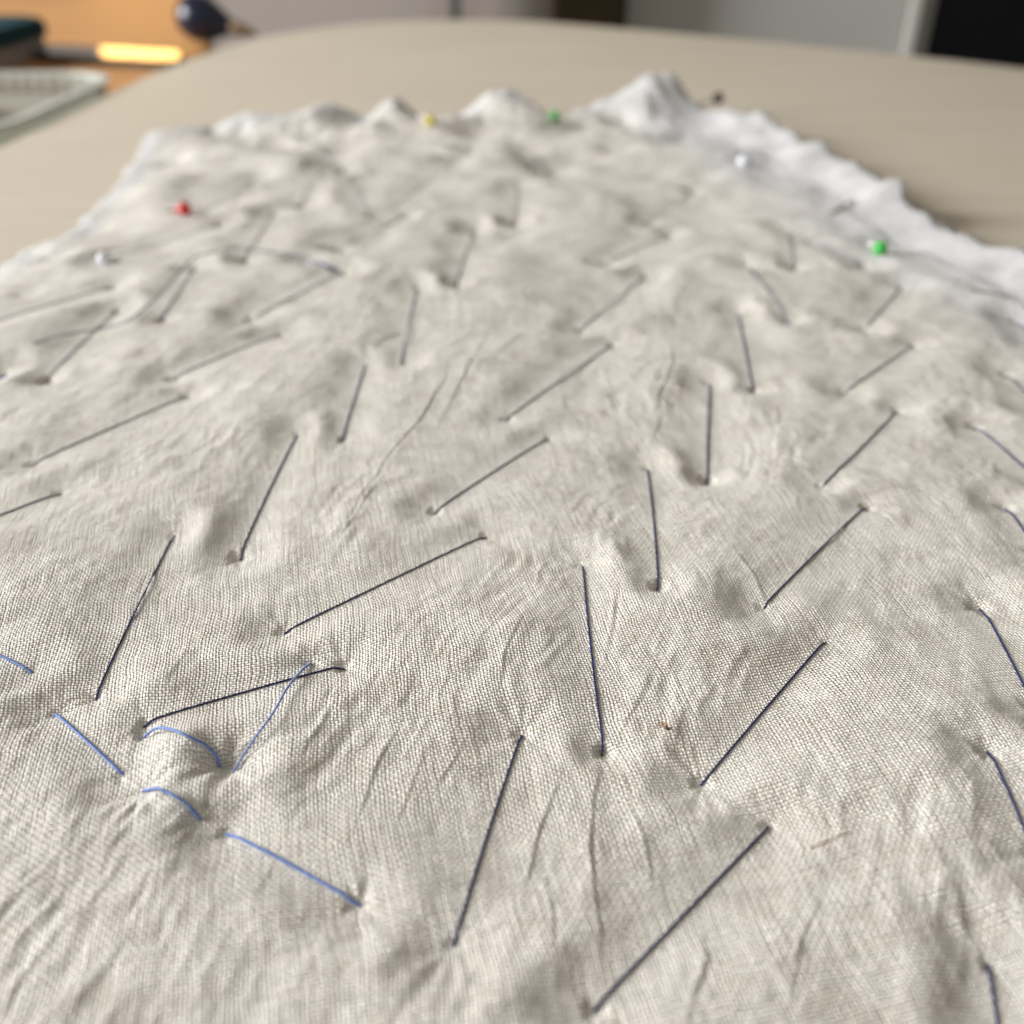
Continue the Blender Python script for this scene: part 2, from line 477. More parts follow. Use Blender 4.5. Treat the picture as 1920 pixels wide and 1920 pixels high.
ENDS = []
for a, b in NAVY + BLUE: ENDS += [a, b]
for c in NAVY_CURVED + BLUE_CURVED: ENDS += [c[0], c[-1]]
NSTR = len(NAVY) + len(BLUE)
DPAR = [(random.uniform(0.42, 0.8) * (1.0 if i % 2 == 0 else 0.85), random.uniform(2.4, 3.3), random.randint(5, 9), random.uniform(0, 6.28), random.uniform(0.07, 0.17)) for i in range(len(ENDS))]
DEEP = {2 * k for k in (8, 9, 10, 11, 23, 24, 30, 32, 33, 34, 7)} | {2 * k + 1 for k in (2, 3, 4, 16, 17, 30)}
LIT = {2 * k + 1 for k in (7, 8, 9, 10, 19, 20, 21, 22, 23)} | {2 * k for k in (2, 3, 4, 5)}
DIMPLE, CARVE, CREASE_MM = [], [], []
def set_dimples(xy):
    DIMPLE.clear()
    for (x, y), (dep, sg, nb, ph, pa) in zip(xy, DPAR):
        A = 0.85 + 0.75 * float(sm(np.array(y), 100, 260))
        if len(DIMPLE) in DEEP: dep *= 1.9; sg *= 0.66
        DIMPLE.append((x, y, dep * A, sg * (0.85 + 0.3 * A), nb, ph, pa))

def cloth_h(x, y):
    x = np.asarray(x, float); y = np.asarray(y, float)
    shp = x.shape
    x = x.ravel(); y = y.ravel()
    h = base_h(x, y)
    for cx, cy, dep, sg, nb, ph, pa in DIMPLE:
        R = sg * 3.4
        k = np.nonzero((np.abs(x - cx) < R) & (np.abs(y - cy) < R))[0]
        if not len(k): continue
        dx = x[k] - cx; dy = y[k] - cy
        r2 = dx * dx + dy * dy
        r = np.sqrt(r2)
        ang = np.arctan2(dy, dx)
        rad = pa * np.cos(nb * ang + ph + 1.5 * np.sin(ang * 2 + ph)) * np.exp(-(r / (1.3 * sg)) ** 2) * (1 - np.exp(-(r / 1.2) ** 2))
        h[k] += -dep * np.exp(-r2 / (2 * (0.62 * sg) ** 2)) - 0.45 * np.exp(-r2 / (2 * 0.8 ** 2)) + rad + 0.40 * dep * np.exp(-((r - 1.7 * sg) / (0.8 * sg)) ** 2)
    for i in LIT:                                     # the cloth bunches up beside some stitch ends
        cx, cy = DIMPLE[i][0] + 3.4, DIMPLE[i][1] + 0.8
        g = 0.9 + 0.004 * cy
        h += 0.8 * g * np.exp(-((x - cx) / 2.4) ** 2 - ((y - cy) / (2.8 * g)) ** 2)
    if CARVE:                                         # padding swells between the stitches
        dm = np.full(len(x), 1e9)
        for (ax, ay, az), (bx, by, bz) in CARVE:
            k = np.nonzero((x > min(ax, bx) - 12) & (x < max(ax, bx) + 12) & (y > min(ay, by) - 12) & (y < max(ay, by) + 12))[0]
            if not len(k): continue
            dx, dy = bx - ax, by - ay
            t = np.clip(((x[k] - ax) * dx + (y[k] - ay) * dy) / (dx * dx + dy * dy), 0, 1)
            dm[k] = np.minimum(dm[k], np.hypot(x[k] - ax - t * dx, y[k] - ay - t * dy))
        h += (0.32 + 0.42 * sm(y, 80, 170)) * (1 - np.exp(-(dm / 6.0) ** 2)) * (0.75 + 0.5 * vnoise(x / 8, y / 8 + 60))
    for (ax, ay, az), (bx, by, bz) in CARVE:          # a taut stitch draws the cloth down along its line
        lx, hx = min(ax, bx) - 14, max(ax, bx) + 14; ly, hy = min(ay, by) - 14, max(ay, by) + 14
        k = np.nonzero((x > lx) & (x < hx) & (y > ly) & (y < hy))[0]
        if not len(k): continue
        dx, dy = bx - ax, by - ay; L2 = dx * dx + dy * dy
        t = np.clip(((x[k] - ax) * dx + (y[k] - ay) * dy) / L2, 0, 1)
        d = np.hypot(x[k] - ax - t * dx, y[k] - ay - t * dy)
        ex = np.maximum(0, h[k] - (az + (bz - az) * t + 0.08 + (0.12 + 0.002 * max(0, ay - 80)) * np.sin(math.pi * t) ** 0.7))
        h[k] -= ex * 0.93 * np.exp(-(d / (2.8 + 0.010 * ay)) ** 2)
    for pts, hgt, wd in CREASE_MM:
        lo = pts.min(0) - 5; hi = pts.max(0) + 5
        k = np.nonzero((x > lo[0]) & (x < hi[0]) & (y > lo[1]) & (y < hi[1]))[0]
        if not len(k): continue
        best = np.full(len(k), 1e9); side = np.zeros(len(k)); tt = np.zeros(len(k))
        xx = x[k] + 0.30 * vnoise(x[k] / 5.0, y[k] / 5.0); yy = y[k]
        ns = len(pts) - 1
        for i in range(ns):
            a = pts[i]; d = pts[i + 1] - a; L2 = d @ d + 1e-9
            t = np.clip(((xx - a[0]) * d[0] + (yy - a[1]) * d[1]) / L2, 0, 1)
            ex = xx - a[0] - t * d[0]; ey = yy - a[1] - t * d[1]
            dd = np.hypot(ex, ey)
            sg_ = np.sign(d[0] * ey - d[1] * ex)
            up = dd < best
            best = np.where(up, dd, best); side = np.where(up, sg_, side); tt = np.where(up, (i + t) / ns, tt)
        fade = np.sin(math.pi * np.clip(tt, 0.02, 0.98)) ** 0.7 * (0.75 + 0.5 * vnoise(tt * 7 + hgt * 90, tt * 0 + wd * 50))
        s = best * side * (1 if pts[-1][1] > pts[0][1] else -1)       # + on the left of the run
        h[k] += fade * hgt * (0.8 * np.exp(-((s - 0.45 * wd) / (0.6 * wd)) ** 2) - 0.75 * np.exp(-((s + 0.55 * wd) / (0.6 * wd)) ** 2) + 1.3 * np.exp(-((s - 1.2 * wd) / (4.0 * wd)) ** 2))
    return np.maximum(h, 0.9 + 0.25 * vnoise(x / 6, y / 6)).reshape(shp)

ENDS_MM = march_many(ENDS, lambda x, y: base_h(x, y) - 1.0)
for _ in range(3):
    set_dimples(ENDS_MM)
    ENDS_MM = march_many(ENDS, cloth_h)
set_dimples(ENDS_MM)
_ez = np.maximum(cloth_h(ENDS_MM[:, 0], ENDS_MM[:, 1]), base_h(ENDS_MM[:, 0], ENDS_MM[:, 1]) - 0.55)
for i in range(NSTR):
    CARVE.append(((*ENDS_MM[2 * i], _ez[2 * i]), (*ENDS_MM[2 * i + 1], _ez[2 * i + 1])))
_cr = [(march_many(pl, cloth_h), 0.22 * hgt, 0.55 * wd) for pl, hgt, wd in CREASES]
CREASE_MM.extend(_cr)

# marks on the cloth: (x, y, rx, ry, colour, amount)
spots_mm = []
def spot(px, py, rx, ry, c, amt):
    x, y = march(px, py, base_h); spots_mm.append((x, y, rx, ry, c, amt))
spot(1241, 1360, .55, .5, (0.36, 0.19, 0.07), .9)
spot(965, 1050, 1.6, 2.2, (0.45, 0.34, 0.20), .30)
spot(985, 1080, .9, 1.4, (0.42, 0.31, 0.18), .30)

# ------------------------------------------------------------------ materials in use
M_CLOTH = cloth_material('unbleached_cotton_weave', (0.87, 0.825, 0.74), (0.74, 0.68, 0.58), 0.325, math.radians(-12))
M_BACK = cloth_material('white_cotton_weave', (0.76, 0.76, 0.76), (0.68, 0.68, 0.675), 0.36, math.radians(9), bump=0.9, spots=False, gap_shade=(0.5, 0.49, 0.47))
M_NAVY = thread_material('navy_thread', (0.028, 0.040, 0.150), (0.012, 0.018, 0.075))
M_BLUE = thread_material('light_blue_thread', (0.20, 0.31, 0.64), (0.11, 0.18, 0.44))
M_PALE = thread_material('pale_blue_thread', (0.36, 0.44, 0.70), (0.25, 0.32, 0.56))
M_TABLE = wood_material('pale_oak_laminate', (0.60, 0.535, 0.43), (0.50, 0.44, 0.345), 90, math.radians(12), 0.62, 0.10)
M_TABLE.node_tree.nodes['Principled BSDF'].inputs['Specular IOR Level'].default_value = 0.2
M_TEDGE = mottled('pale_edge_band', (0.42, 0.36, 0.27), (0.34, 0.29, 0.21), 40, 0.5)
M_SIDE = wood_material('orange_brown_wood', (0.56, 0.28, 0.095), (0.43, 0.20, 0.065), 30, math.radians(80), 0.5, 0.1)
M_STEEL = mottled('pin_steel', (0.45, 0.44, 0.42), (0.36, 0.35, 0.33), 800, 0.36, 0.02, metal=1.0)

# ------------------------------------------------------------------ setting
back_wall = link('wall', mesh_np('wall', np.array([(-3.2, 1.75, -0.75), (3.2, 1.75, -0.75), (3.2, 1.75, 1.9), (-3.2, 1.75, 1.9)]), [(0, 1, 2, 3)]),
                 mottled('painted_wall', (0.43, 0.385, 0.35), (0.39, 0.35, 0.32), 3.0, 0.85, 0.05, spec=0.2), smooth=False)
tag(back_wall, kind='structure')

# table: straight left side, rounded far end
def smooth_loop(ctrl, n=10):
    out = []
    m = len(ctrl)
    for i in range(m):
        p0, p1, p2, p3 = (np.array(ctrl[(i + j) % m], float) for j in (-1, 0, 1, 2))
        for k in range(n):
            t = k / n
            out.append(tuple(0.5 * ((2 * p1) + (-p0 + p2) * t + (2 * p0 - 5 * p1 + 4 * p2 - p3) * t * t + (-p0 + 3 * p1 - 3 * p2 + p3) * t ** 3)))
    return out
tbl = smooth_loop([(-170, -380), (-171, -100), (-170, 150), (-169, 320), (-168, 460), (-160, 545), (-143, 622), (-108, 678), (-55, 702), (12, 696), (73, 653), (135, 602), (204, 540), (250, 490),
                   (330, 390), (395, 270), (430, 120), (440, -80), (430, -330), (300, -440), (0, -450), (-130, -440)])
table = empty('table')
tag(table, 'pale oak table with rounded far end under the pinned cloth', 'table')
bm_obj('tabletop', prism_bm(tbl, -3.0, 0.0, 1.2), M_TABLE, table)
cx_, cy_ = np.mean([p[0] for p in tbl]), np.mean([p[1] for p in tbl])
bm_obj('edge_band', prism_bm([(cx_ + (x - cx_) * 0.9965, cy_ + (y - cy_) * 0.9965) for x, y in tbl], -26.0, -3.02, 0), M_TEDGE, table)

# ------------------------------------------------------------------ cloth meshes
def grid_cloth(name, nu, nv, left, right, y0, zfun, farf, jag=0.0, ypow=None, drop=0.7, seed=0, jr=0.0):
    s_ = np.linspace(-1, 1, nu)
    u = 0.5 + 0.5 * (0.55 * s_ + 0.45 * s_ ** 3)      # finer towards the middle
    ymax = 372.0
    n0_ = 26
    yr = np.concatenate([np.linspace(y0, 24.0, n0_, endpoint=False), 24.0 * (ymax / 24.0) ** np.linspace(0, 1, nv - n0_)])
    frac = (yr - y0) / (ymax - y0)
    U, FR = np.meshgrid(u, frac)
    Y = y0 + FR * (ymax - y0)
    X = left(Y) + U * (right(Y) - left(Y))
    YF = farf(X)
    Y = y0 + FR * (YF - y0)
    X = left(Y) + U * (right(Y) - left(Y))
    # irregular cut edge
    ej = jag * (vnoise(Y / 5.0 + seed, Y * 0 + seed) + 0.6 * vnoise(Y / 1.7 + seed, Y * 0 + 9 + seed))
    X = X + ej * (U ** 24) * (1 + jr) - ej * ((1 - U) ** 24)
    Y = Y + jag * (vnoise(X / 5.0 + 3, X * 0 + seed) + 0.5 * vnoise(X / 1.5, X * 0 + seed)) * FR ** 24
    Z = zfun(X, Y)
    V = np.stack([X, Y, Z], -1).reshape(-1, 3)
    idx = np.arange(nu * nv).reshape(nv, nu)
    Q = np.stack([idx[:-1, :-1], idx[:-1, 1:], idx[1:, 1:], idx[1:, :-1]], -1).reshape(-1, 4)
    loop = np.concatenate([idx[0, :-1], idx[:-1, -1], idx[-1, :0:-1], idx[:0:-1, 0]])
    low = V[loop].copy(); low[:, 2] -= drop
    n0 = len(V); m = len(loop); k = np.arange(m)
    skirt = np.stack([loop[k], n0 + k, n0 + (k + 1) % m, loop[(k + 1) % m]], -1)
    me = mesh_np(name, np.vstack([V, low]) * MM, np.vstack([Q, skirt]))
    return me, (X, Y, Z)

me, CG = grid_cloth('quilted_cloth', 860, 860, lambda y: edge(EDGE_L, y) + 2.0, lambda y: edge(TOPR, y), YN, cloth_h, far_top, jag=0.6, drop=0.3, seed=2)
_x, _y = CG[0].ravel(), CG[1].ravel()
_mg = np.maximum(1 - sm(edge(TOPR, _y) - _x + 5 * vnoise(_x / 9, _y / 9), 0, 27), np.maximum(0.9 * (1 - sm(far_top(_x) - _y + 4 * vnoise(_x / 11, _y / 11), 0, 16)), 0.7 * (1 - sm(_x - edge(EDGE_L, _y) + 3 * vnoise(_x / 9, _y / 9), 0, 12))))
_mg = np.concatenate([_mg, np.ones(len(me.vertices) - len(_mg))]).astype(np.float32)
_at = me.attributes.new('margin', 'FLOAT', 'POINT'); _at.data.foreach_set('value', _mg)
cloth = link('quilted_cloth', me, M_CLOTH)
tag(cloth, 'crumpled unbleached cotton cloth hand-basted with rows of navy stitches', 'cloth')

def back_h(x, y):
    inside = sm(edge(TOPR, y) - x, 0.0, 6.0) * sm(far_top(x) - y, 0, 6.0)
    return np.maximum(cloth_h(x, y) - 0.28 - 1.0 * inside, 0.35)
me, BG = grid_cloth('backing_cloth', 420, 420, lambda y: edge(EDGE_L, y) - 1.5, lambda y: edge(EDGE_R, y), YN, back_h, far_y, jag=0.9, drop=0.5, seed=8)
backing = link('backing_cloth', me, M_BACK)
tag(backing, 'white backing cloth with frayed margin showing along the right edge', 'cloth')

# frayed yarn ends along the cut edge
fv, fq, off = [], [], 0
Xb, Yb, Zb = BG
for k in range(420):
    if k < 350:
        j = random.randint(150, Xb.shape[0] - 2); p = np.array([Xb[j, -1], Yb[j, -1], Zb[j, -1] - 0.2]); d0 = np.array([1.0, random.uniform(-.7, .7), random.uniform(-.2, .3)])
    else:
        j = random.randint(int(Xb.shape[1] * .72), Xb.shape[1] - 2); p = np.array([Xb[-1, j], Yb[-1, j], Zb[-1, j] - 0.2]); d0 = np.array([random.uniform(-.7, .7), 1.0, random.uniform(-.2, .3)])
    L = random.uniform(1.0, 3.6) * (1.9 if random.random() < .06 else 1)
    bend = np.array([random.uniform(-.5, .5), random.uniform(-.5, .5), -0.35])
    path = [p + d0 * L * t + bend * L * t * t for t in (0, .2, .4, .6, .8, 1)]
    path = [np.array([a, b, max(c, 0.15)]) for a, b, c in path]
    v_, q_ = tube(path, 0.07, 4)
    fv.append(v_); fq.append(q_ + off); off += len(v_)
fr = link('frayed_yarns', tube_mesh('frayed_yarns', np.vstack(fv), np.vstack(fq)), M_BACK, backing)
tag(fr, kind='stuff')

# ------------------------------------------------------------------ stitches: each one a part of the cloth
def hull_line(s, z):
    st = []
    for p in zip(s, z):
        while len(st) >= 2 and (st[-1][0] - st[-2][0]) * (p[1] - st[-2][1]) - (st[-1][1] - st[-2][1]) * (p[0] - st[-2][0]) >= 0:
            st.pop()
        st.append(p)
    st = np.array(st)
    return np.interp(s, st[:, 0], st[:, 1])

R_T = 0.088
def surf(px, py):
    x, y = march(px, py, cloth_h)
    return np.array([x, y])
def resample(P, n):
    d = np.concatenate([[0], np.cumsum(np.linalg.norm(np.diff(P, axis=0), axis=1))])
    s = np.linspace(0, d[-1], n)
    return np.stack([np.interp(s, d, P[:, i]) for i in range(P.shape[1])], -1)

def thread_mesh(name, path, r, near):
    L = np.linalg.norm(np.diff(path, axis=0), axis=1).sum()
    if near:
        n = int(min(420, max(60, L / 0.07)))
        path = resample(path, n)
        v, q = tube(path, r, 9, 3, 0.28, 2 * math.pi / 0.95 / 1.0)
    else:
        path = resample(path, int(max(24, min(90, L / 0.4))))
        v, q = tube(path, r, 6)
    return tube_mesh(name, v, q)

def stitch(i, m, r=R_T, slack=0.0):
    A, B = ENDS_MM[2 * i], ENDS_MM[2 * i + 1]
    d = B - A; L = np.linalg.norm(d); n = 60
    t = np.linspace(0, 1, n)
    side = np.array([-d[1], d[0]]) / L
    bow = 0.006 * L * random.uniform(-1, 1)
    xy = A[None] + t[:, None] * d[None] + (np.sin(math.pi * t) * bow)[:, None] * side[None]
    z = cloth_h(xy[:, 0], xy[:, 1])
    zz = z + r * 0.75
    zz[0] = z[0] + 0.05; zz[-1] = z[-1] + 0.05
    zz = hull_line(t * L, zz) + slack * np.sin(math.pi * t)
    path = np.column_stack([xy, zz])
    u = d / L
    k0, k1 = side * random.uniform(-.16, .16), side * random.uniform(-.16, .16)
    for j, f_ in ((0, 1.0), (1, .55), (2, .2)):
        path[j, :2] += k0 * f_; path[-1 - j, :2] += k1 * f_
    A, B = path[0, :2].copy(), path[-1, :2].copy()
    pre = np.array([[A[0] - u[0] * .10, A[1] - u[1] * .10, z[0] - 1.0], [A[0] - u[0] * .07, A[1] - u[1] * .07, z[0] - .35]])
    post = np.array([[B[0] + u[0] * .07, B[1] + u[1] * .07, z[-1] - .35], [B[0] + u[0] * .10, B[1] + u[1] * .10, z[-1] - 1.0]])
    path = np.vstack([pre, path, post])
    return link('stitch', thread_mesh('stitch', path, r, A[1] < 190), m, cloth)

def curve_path(pix, hf, lift, tight=0.5):
    P = march_many(pix, hf)
    # smooth through points
    out = []
    for i in range(len(P) - 1):
        p0 = P[max(i - 1, 0)]; p1 = P[i]; p2 = P[i + 1]; p3 = P[min(i + 2, len(P) - 1)]
        for k in range(14):
            t = k / 14
            out.append(0.5 * ((2 * p1) + (-p0 + p2) * t + (2 * p0 - 5 * p1 + 4 * p2 - p3) * t * t + (-p0 + 3 * p1 - 3 * p2 + p3) * t ** 3))
    out.append(P[-1]); out = np.array(out)
    z = cloth_h(out[:, 0], out[:, 1])
    t = np.linspace(0, 1, len(out))
    zh = hull_line(t, z + 0.1)
    mixz = np.maximum(z + 0.1, tight * zh + (1 - tight) * (z + 0.1)) + lift * np.sin(math.pi * t)
    return np.column_stack([out, mixz])

for i in range(len(NAVY)): stitch(i, M_NAVY)
for c in NAVY_CURVED:
    pth = curve_path(c, cloth_h, 0.1)
    pth = np.vstack([pth[0] - [0, 0, .8], pth, pth[-1] - [0, 0, .8]])
    link('stitch', thread_mesh('stitch', pth, R_T, False), M_NAVY, cloth)
for i, (a, b) in enumerate(BLUE):
    o = stitch(len(NAVY) + i, M_BLUE, 0.122)
    o['label'] = ['light blue stitch beside the navy ones at lower left', 'short light blue stitch at the left margin', 'long light blue stitch low on the left', 'pale blue stub of thread far on the left', 'tip of a pale blue stitch at the far left margin'][i]
for i, c in enumerate(BLUE_CURVED):
    pth = curve_path(c, cloth_h, [0.55, 0.35, 0.5][i])
    pth = np.vstack([pth[0] - [0, 0, .9], pth, pth[-1] - [0, 0, .9]])
    o = link('stitch', thread_mesh('stitch', pth, 0.122, True), M_PALE if i == 2 else M_BLUE, cloth)
    o['label'] = ['upper arched light blue stitch standing slack', 'lower arched light blue stitch standing slack', 'pale blue loose stitch crossing under a navy one'][i]

# loose thread snaking over the far left of the cloth
LOOSE = [(63,645),(100,641),(145,640),(190,633),(240,613),(290,575),(340,525),(370,503),(400,485),(440,476),(500,479),(560,490),(605,500),(645,514)]
lp = curve_path(LOOSE, cloth_h, 0.9, 1.0)
lo = link('loose_thread', thread_mesh('loose_thread', lp, 0.13, False), M_NAVY)
tag(lo, 'slack curving navy thread lying loose over the left of the cloth', 'thread')

# ------------------------------------------------------------------ pins
def to_axis(o, a, b):
    d = Vector(b) - Vector(a)
    o.rotation_euler = d.to_track_quat('Z', 'Y').to_euler()

def plastic(name, c):
    return mottled(name, c, tuple(x * 0.8 for x in c), 300, 0.22, 0.03, spec=0.5)
def pin(head_px, tip_px, colour, label, z_head=1.9, hz=None, length=None):
    hx, hy = march(*head_px, (lambda x, y: cloth_h(x, y) + 1.2)) if hz is None else gp(*head_px, hz)
    z0 = (float(cloth_h(np.array([hx]), np.array([hy]))[0]) + 1.3) if hz is None else hz
    tx, ty = march(*tip_px, cloth_h)
    tz = float(cloth_h(np.array([tx]), np.array([ty]))[0])
    d = Vector((tx - hx, ty - hy, tz - 0.3 - z0))
    L = length or min(34.0, max(d.length, 12.0))
    r = empty('dressmaking_pin', (hx * MM, hy * MM, z0 * MM))
    to_axis(r, (0, 0, 0), d)
    prof = [(0, -1.6)] + [(1.6 * math.sin(t), -1.6 * math.cos(t)) for t in np.linspace(0.15, math.pi - 0.45, 12)] + [(0.62, 1.75), (0.5, 2.3), (0, 2.35)]
    h = bm_obj('head', lathe(prof, 24), plastic('pin_head_' + colour[0], colour[1]), r, True)
    s = bm_obj('shaft', lathe([(0, 2.0), (0.3, 2.0), (0.3, L * .86), (0.16, L * .95), (0, L)], 10), M_STEEL, r, True)
    tag(r, label, 'pin', 'dressmaking pins round the cloth margin')
    return r
RED, WHITE, YEL, GRN, BLK = ('red', (0.70, 0.045, 0.03)), ('white', (0.85, 0.87, 0.92)), ('yellow', (0.72, 0.60, 0.02)), ('green', (0.06, 0.50, 0.09)), ('black', (0.012, 0.016, 0.014))
pin((345, 392), (262, 404), RED, 'red headed pin stuck in the left margin of the cloth')
pin((196, 488), (128, 470), WHITE, 'white headed pin in the left margin below the red pin')
pin((806, 226), (768, 205), YEL, 'yellow headed pin at the far edge of the cloth', hz=8.0)
pin((1040, 217), (1000, 245), GRN, 'green headed pin at the far edge right of the yellow pin', hz=8.0)
pin((1347, 184), (1262, 215), BLK, 'black headed pin standing over the table by the white flap', hz=6.0).scale = (1.3, 1.3, 1.3)
pin((1395, 303), (1345, 292), WHITE, 'white headed pin on the far right white margin')
pin((1650, 466), (1606, 444), GRN, 'green headed pin on the right white margin of the cloth')

M_BRIGHT = mottled('bright_pin_steel', (0.80, 0.78, 0.74), (0.7, 0.68, 0.65), 800, 0.2, 0.02, metal=1.0)
def bare_pin(a_px, b_px, label):
    a = march(*a_px, cloth_h); b = march(*b_px, cloth_h)
    za = float(cloth_h(np.array([a[0]]), np.array([a[1]]))[0]); zb = float(cloth_h(np.array([b[0]]), np.array([b[1]]))[0])
    mid = 0.5 * (np.array(a) + np.array(b)); 
    path = resample(np.array([(*a, za + .15), (*b, zb + .15)]), 16)
    zs = cloth_h(path[:, 0], path[:, 1])
    path[:, 2] += max(0, float((zs - path[:, 2]).max()) + 0.15)
    v, q = tube(path, np.concatenate([np.linspace(.05, .3, 4), np.full(12, .3)]), 10)
    o = link('steel_pin', tube_mesh('steel_pin', v, q), M_BRIGHT)
    return tag(o, label, 'pin')
bare_pin((1810, 543), (1888, 559), 'bare steel pin glinting at the right edge of the cloth')
bare_pin((1552, 404), (1600, 377), 'bare steel pin between the white and green pins on the right')

# rusty crumb and brown fibre lying on the cloth
x, y = march(1250, 1366, cloth_h); z = float(cloth_h(np.array([x]), np.array([y]))[0])
bm = bmesh.new(); bmesh.ops.create_icosphere(bm, subdivisions=2, radius=0.24 * MM)
for v in bm.verts:
    v.co *= random.uniform(0.7, 1.25); v.co.z *= 0.7
crumb = bm_obj('crumb', bm, mottled('rust_crumb', (0.20, 0.10, 0.035), (0.07, 0.04, 0.02), 3000, 0.8), smooth=True)
crumb.location = (x * MM, y * MM, (z + 0.1) * MM)
tag(crumb, 'tiny rust brown crumb on the cloth right of centre', 'crumb')
fp = curve_path([(1518,1592),(1530,1588),(1548,1578),(1568,1568),(1590,1562)], cloth_h, 0.03)
fb = link('brown_fibre', thread_mesh('brown_fibre', fp, 0.05, False), mottled('tan_fibre', (0.42, 0.27, 0.11), (0.33, 0.2, 0.08), 2000, 0.7))
tag(fb, 'short tan fibre on the cloth at lower right', 'fibre')

# ------------------------------------------------------------------ things at the left: sideboard and what lies on it
ZS = -6.0
side = empty('sideboard', (-0.5, 0.5, -0.75))
tag(side, 'orange brown wooden sideboard beside the left of the table', 'sideboard')
def sub(o, root):
    o.parent = root; o.matrix_parent_inverse = root.matrix_world.inverted(); return o
bpy.context.view_layer.update()
sub(bm_obj('top', prism_bm([(-1000, 150), (-176, 150), (-176, 600), (-190, 665), (-225, 730), (-300, 1000), (-330, 1180), (-1000, 1180)], ZS - 22, ZS, 2.0), M_SIDE), side)
sub(bm_obj('body', box_bm(-980, -345, 175, 1160, -750, ZS - 22.05, 2.0), M_SIDE), side)

def rrect(x0, x1, y0, y1, r, n=8):
    out = []
    for cx, cy, a0 in ((x1 - r, y1 - r, 0), (x0 + r, y1 - r, 90), (x0 + r, y0 + r, 180), (x1 - r, y0 + r, 270)):
        for k in range(n + 1):
            a = math.radians(a0 + 90 * k / n)
            out.append((cx + r * math.cos(a), cy + r * math.sin(a)))
    return out
def clear_plastic(name):
    m = bpy.data.materials.new(name); m.use_nodes = True
    t = m.node_tree; t.nodes.clear()
    o = t.nodes.new('ShaderNodeOutputMaterial'); mx = t.nodes.new('ShaderNodeMixShader')
    tr = t.nodes.new('ShaderNodeBsdfTransparent'); tr.inputs[0].default_value = (0.88, 0.90, 0.87, 1)
    pb = t.nodes.new('ShaderNodeBsdfPrincipled'); pb.inputs['Base Color'].default_value = (0.62, 0.64, 0.60, 1); pb.inputs['Roughness'].default_value = 0.42; pb.inputs['Specular IOR Level'].default_value = 0.25
    nz = t.nodes.new('ShaderNodeTexNoise'); nz.inputs['Scale'].default_value = 90
    rp = t.nodes.new('ShaderNodeMapRange'); rp.inputs[3].default_value = 0.26; rp.inputs[4].default_value = 0.42
    t.links.new(nz.outputs[0], rp.inputs[0]); t.links.new(rp.outputs[0], mx.inputs[0])
    t.links.new(tr.outputs[0], mx.inputs[1]); t.links.new(pb.outputs[0], mx.inputs[2]); t.links.new(mx.outputs[0], o.inputs[0])
    return m
M_CLEAR = clear_plastic('frosted_clear_plastic')
M_RIM = mottled('milky_plastic', (0.60, 0.61, 0.57), (0.50, 0.51, 0.47), 120, 0.4, spec=0.3)
tray = empty('plastic_tray', (-0.25, 0.40, ZS * MM)); bpy.context.view_layer.update()
tag(tray, 'clear ribbed plastic tray with rounded corner beside the table', 'tray')
X0, X1, Y0, Y1 = -330, -176.5, 335, 466
outer, inner = rrect(X0, X1, Y0, Y1, 26), rrect(X0 + 2, X1 - 2, Y0 + 2, Y1 - 2, 24)
def wall_bm(o_, i_, z0, z1):
    bm = bmesh.new(); n = len(o_)
    R = [[bm.verts.new((x * MM, y * MM, z * MM)) for x, y in pts] for pts, z in ((o_, z0), (o_, z1), (i_, z1), (i_, z0))]
    for a, b in ((0, 1), (1, 2), (2, 3), (3, 0)):
        for k in range(n):
            bm.faces.new((R[a][k], R[a][(k + 1) % n], R[b][(k + 1) % n], R[b][k]))
    bmesh.ops.recalc_face_normals(bm, faces=bm.faces[:])
    return bm
sub(bm_obj('wall', wall_bm(outer, inner, ZS + 1.6, ZS + 7.4), M_CLEAR), tray)
sub(bm_obj('base', prism_bm(outer, ZS + .1, ZS + 1.55), M_CLEAR), tray)
sub(bm_obj('rim', wall_bm(rrect(X0 - 2, X1 + 2, Y0 - 2, Y1 + 2, 28), inner, ZS + 7.42, ZS + 8.9), M_RIM), tray)
for k, (x, y) in enumerate(resample(np.array(rrect(X0 + 3.6, X1 - 3.6, Y0 + 4, Y1 - 3.6, 22)[:18]), 30)):
    sub(bm_obj('rib', box_bm(x - 1.5, x + 1.5, y - 1.5, y + 1.5, ZS + 1.62, ZS + 7.3, 0.5, 1), M_RIM), tray)
pad = bm_obj('felt_pad', prism_bm(rrect(-318, -214, 350, 418, 8), ZS + 1.7, ZS + 6.5, 1.0), mottled('dark_grey_felt', (0.085, 0.08, 0.065), (0.05, 0.048, 0.04), 400, 0.9))
tag(pad, 'dark grey felt pad lying inside the clear tray', 'pad')

tb = empty('lidded_box', (-0.3, 0.54, ZS * MM)); bpy.context.view_layer.update()
tag(tb, 'light grey box with dark teal lid at the far left', 'box')
sub(bm_obj('body', prism_bm(rrect(-400, -264, 512, 600, 10), ZS + .1, ZS + 10), mottled('pale_grey_plastic', (0.36, 0.35, 0.34), (0.30, 0.29, 0.28), 60, 0.5)), tb)
sub(bm_obj('lid', prism_bm(rrect(-404, -261, 508, 604, 16), ZS + 10.05, ZS + 18.5, 4), mottled('dark_teal_plastic', (0.004, 0.045, 0.06), (0.003, 0.034, 0.046), 60, 0.7, spec=0.15)), tb)

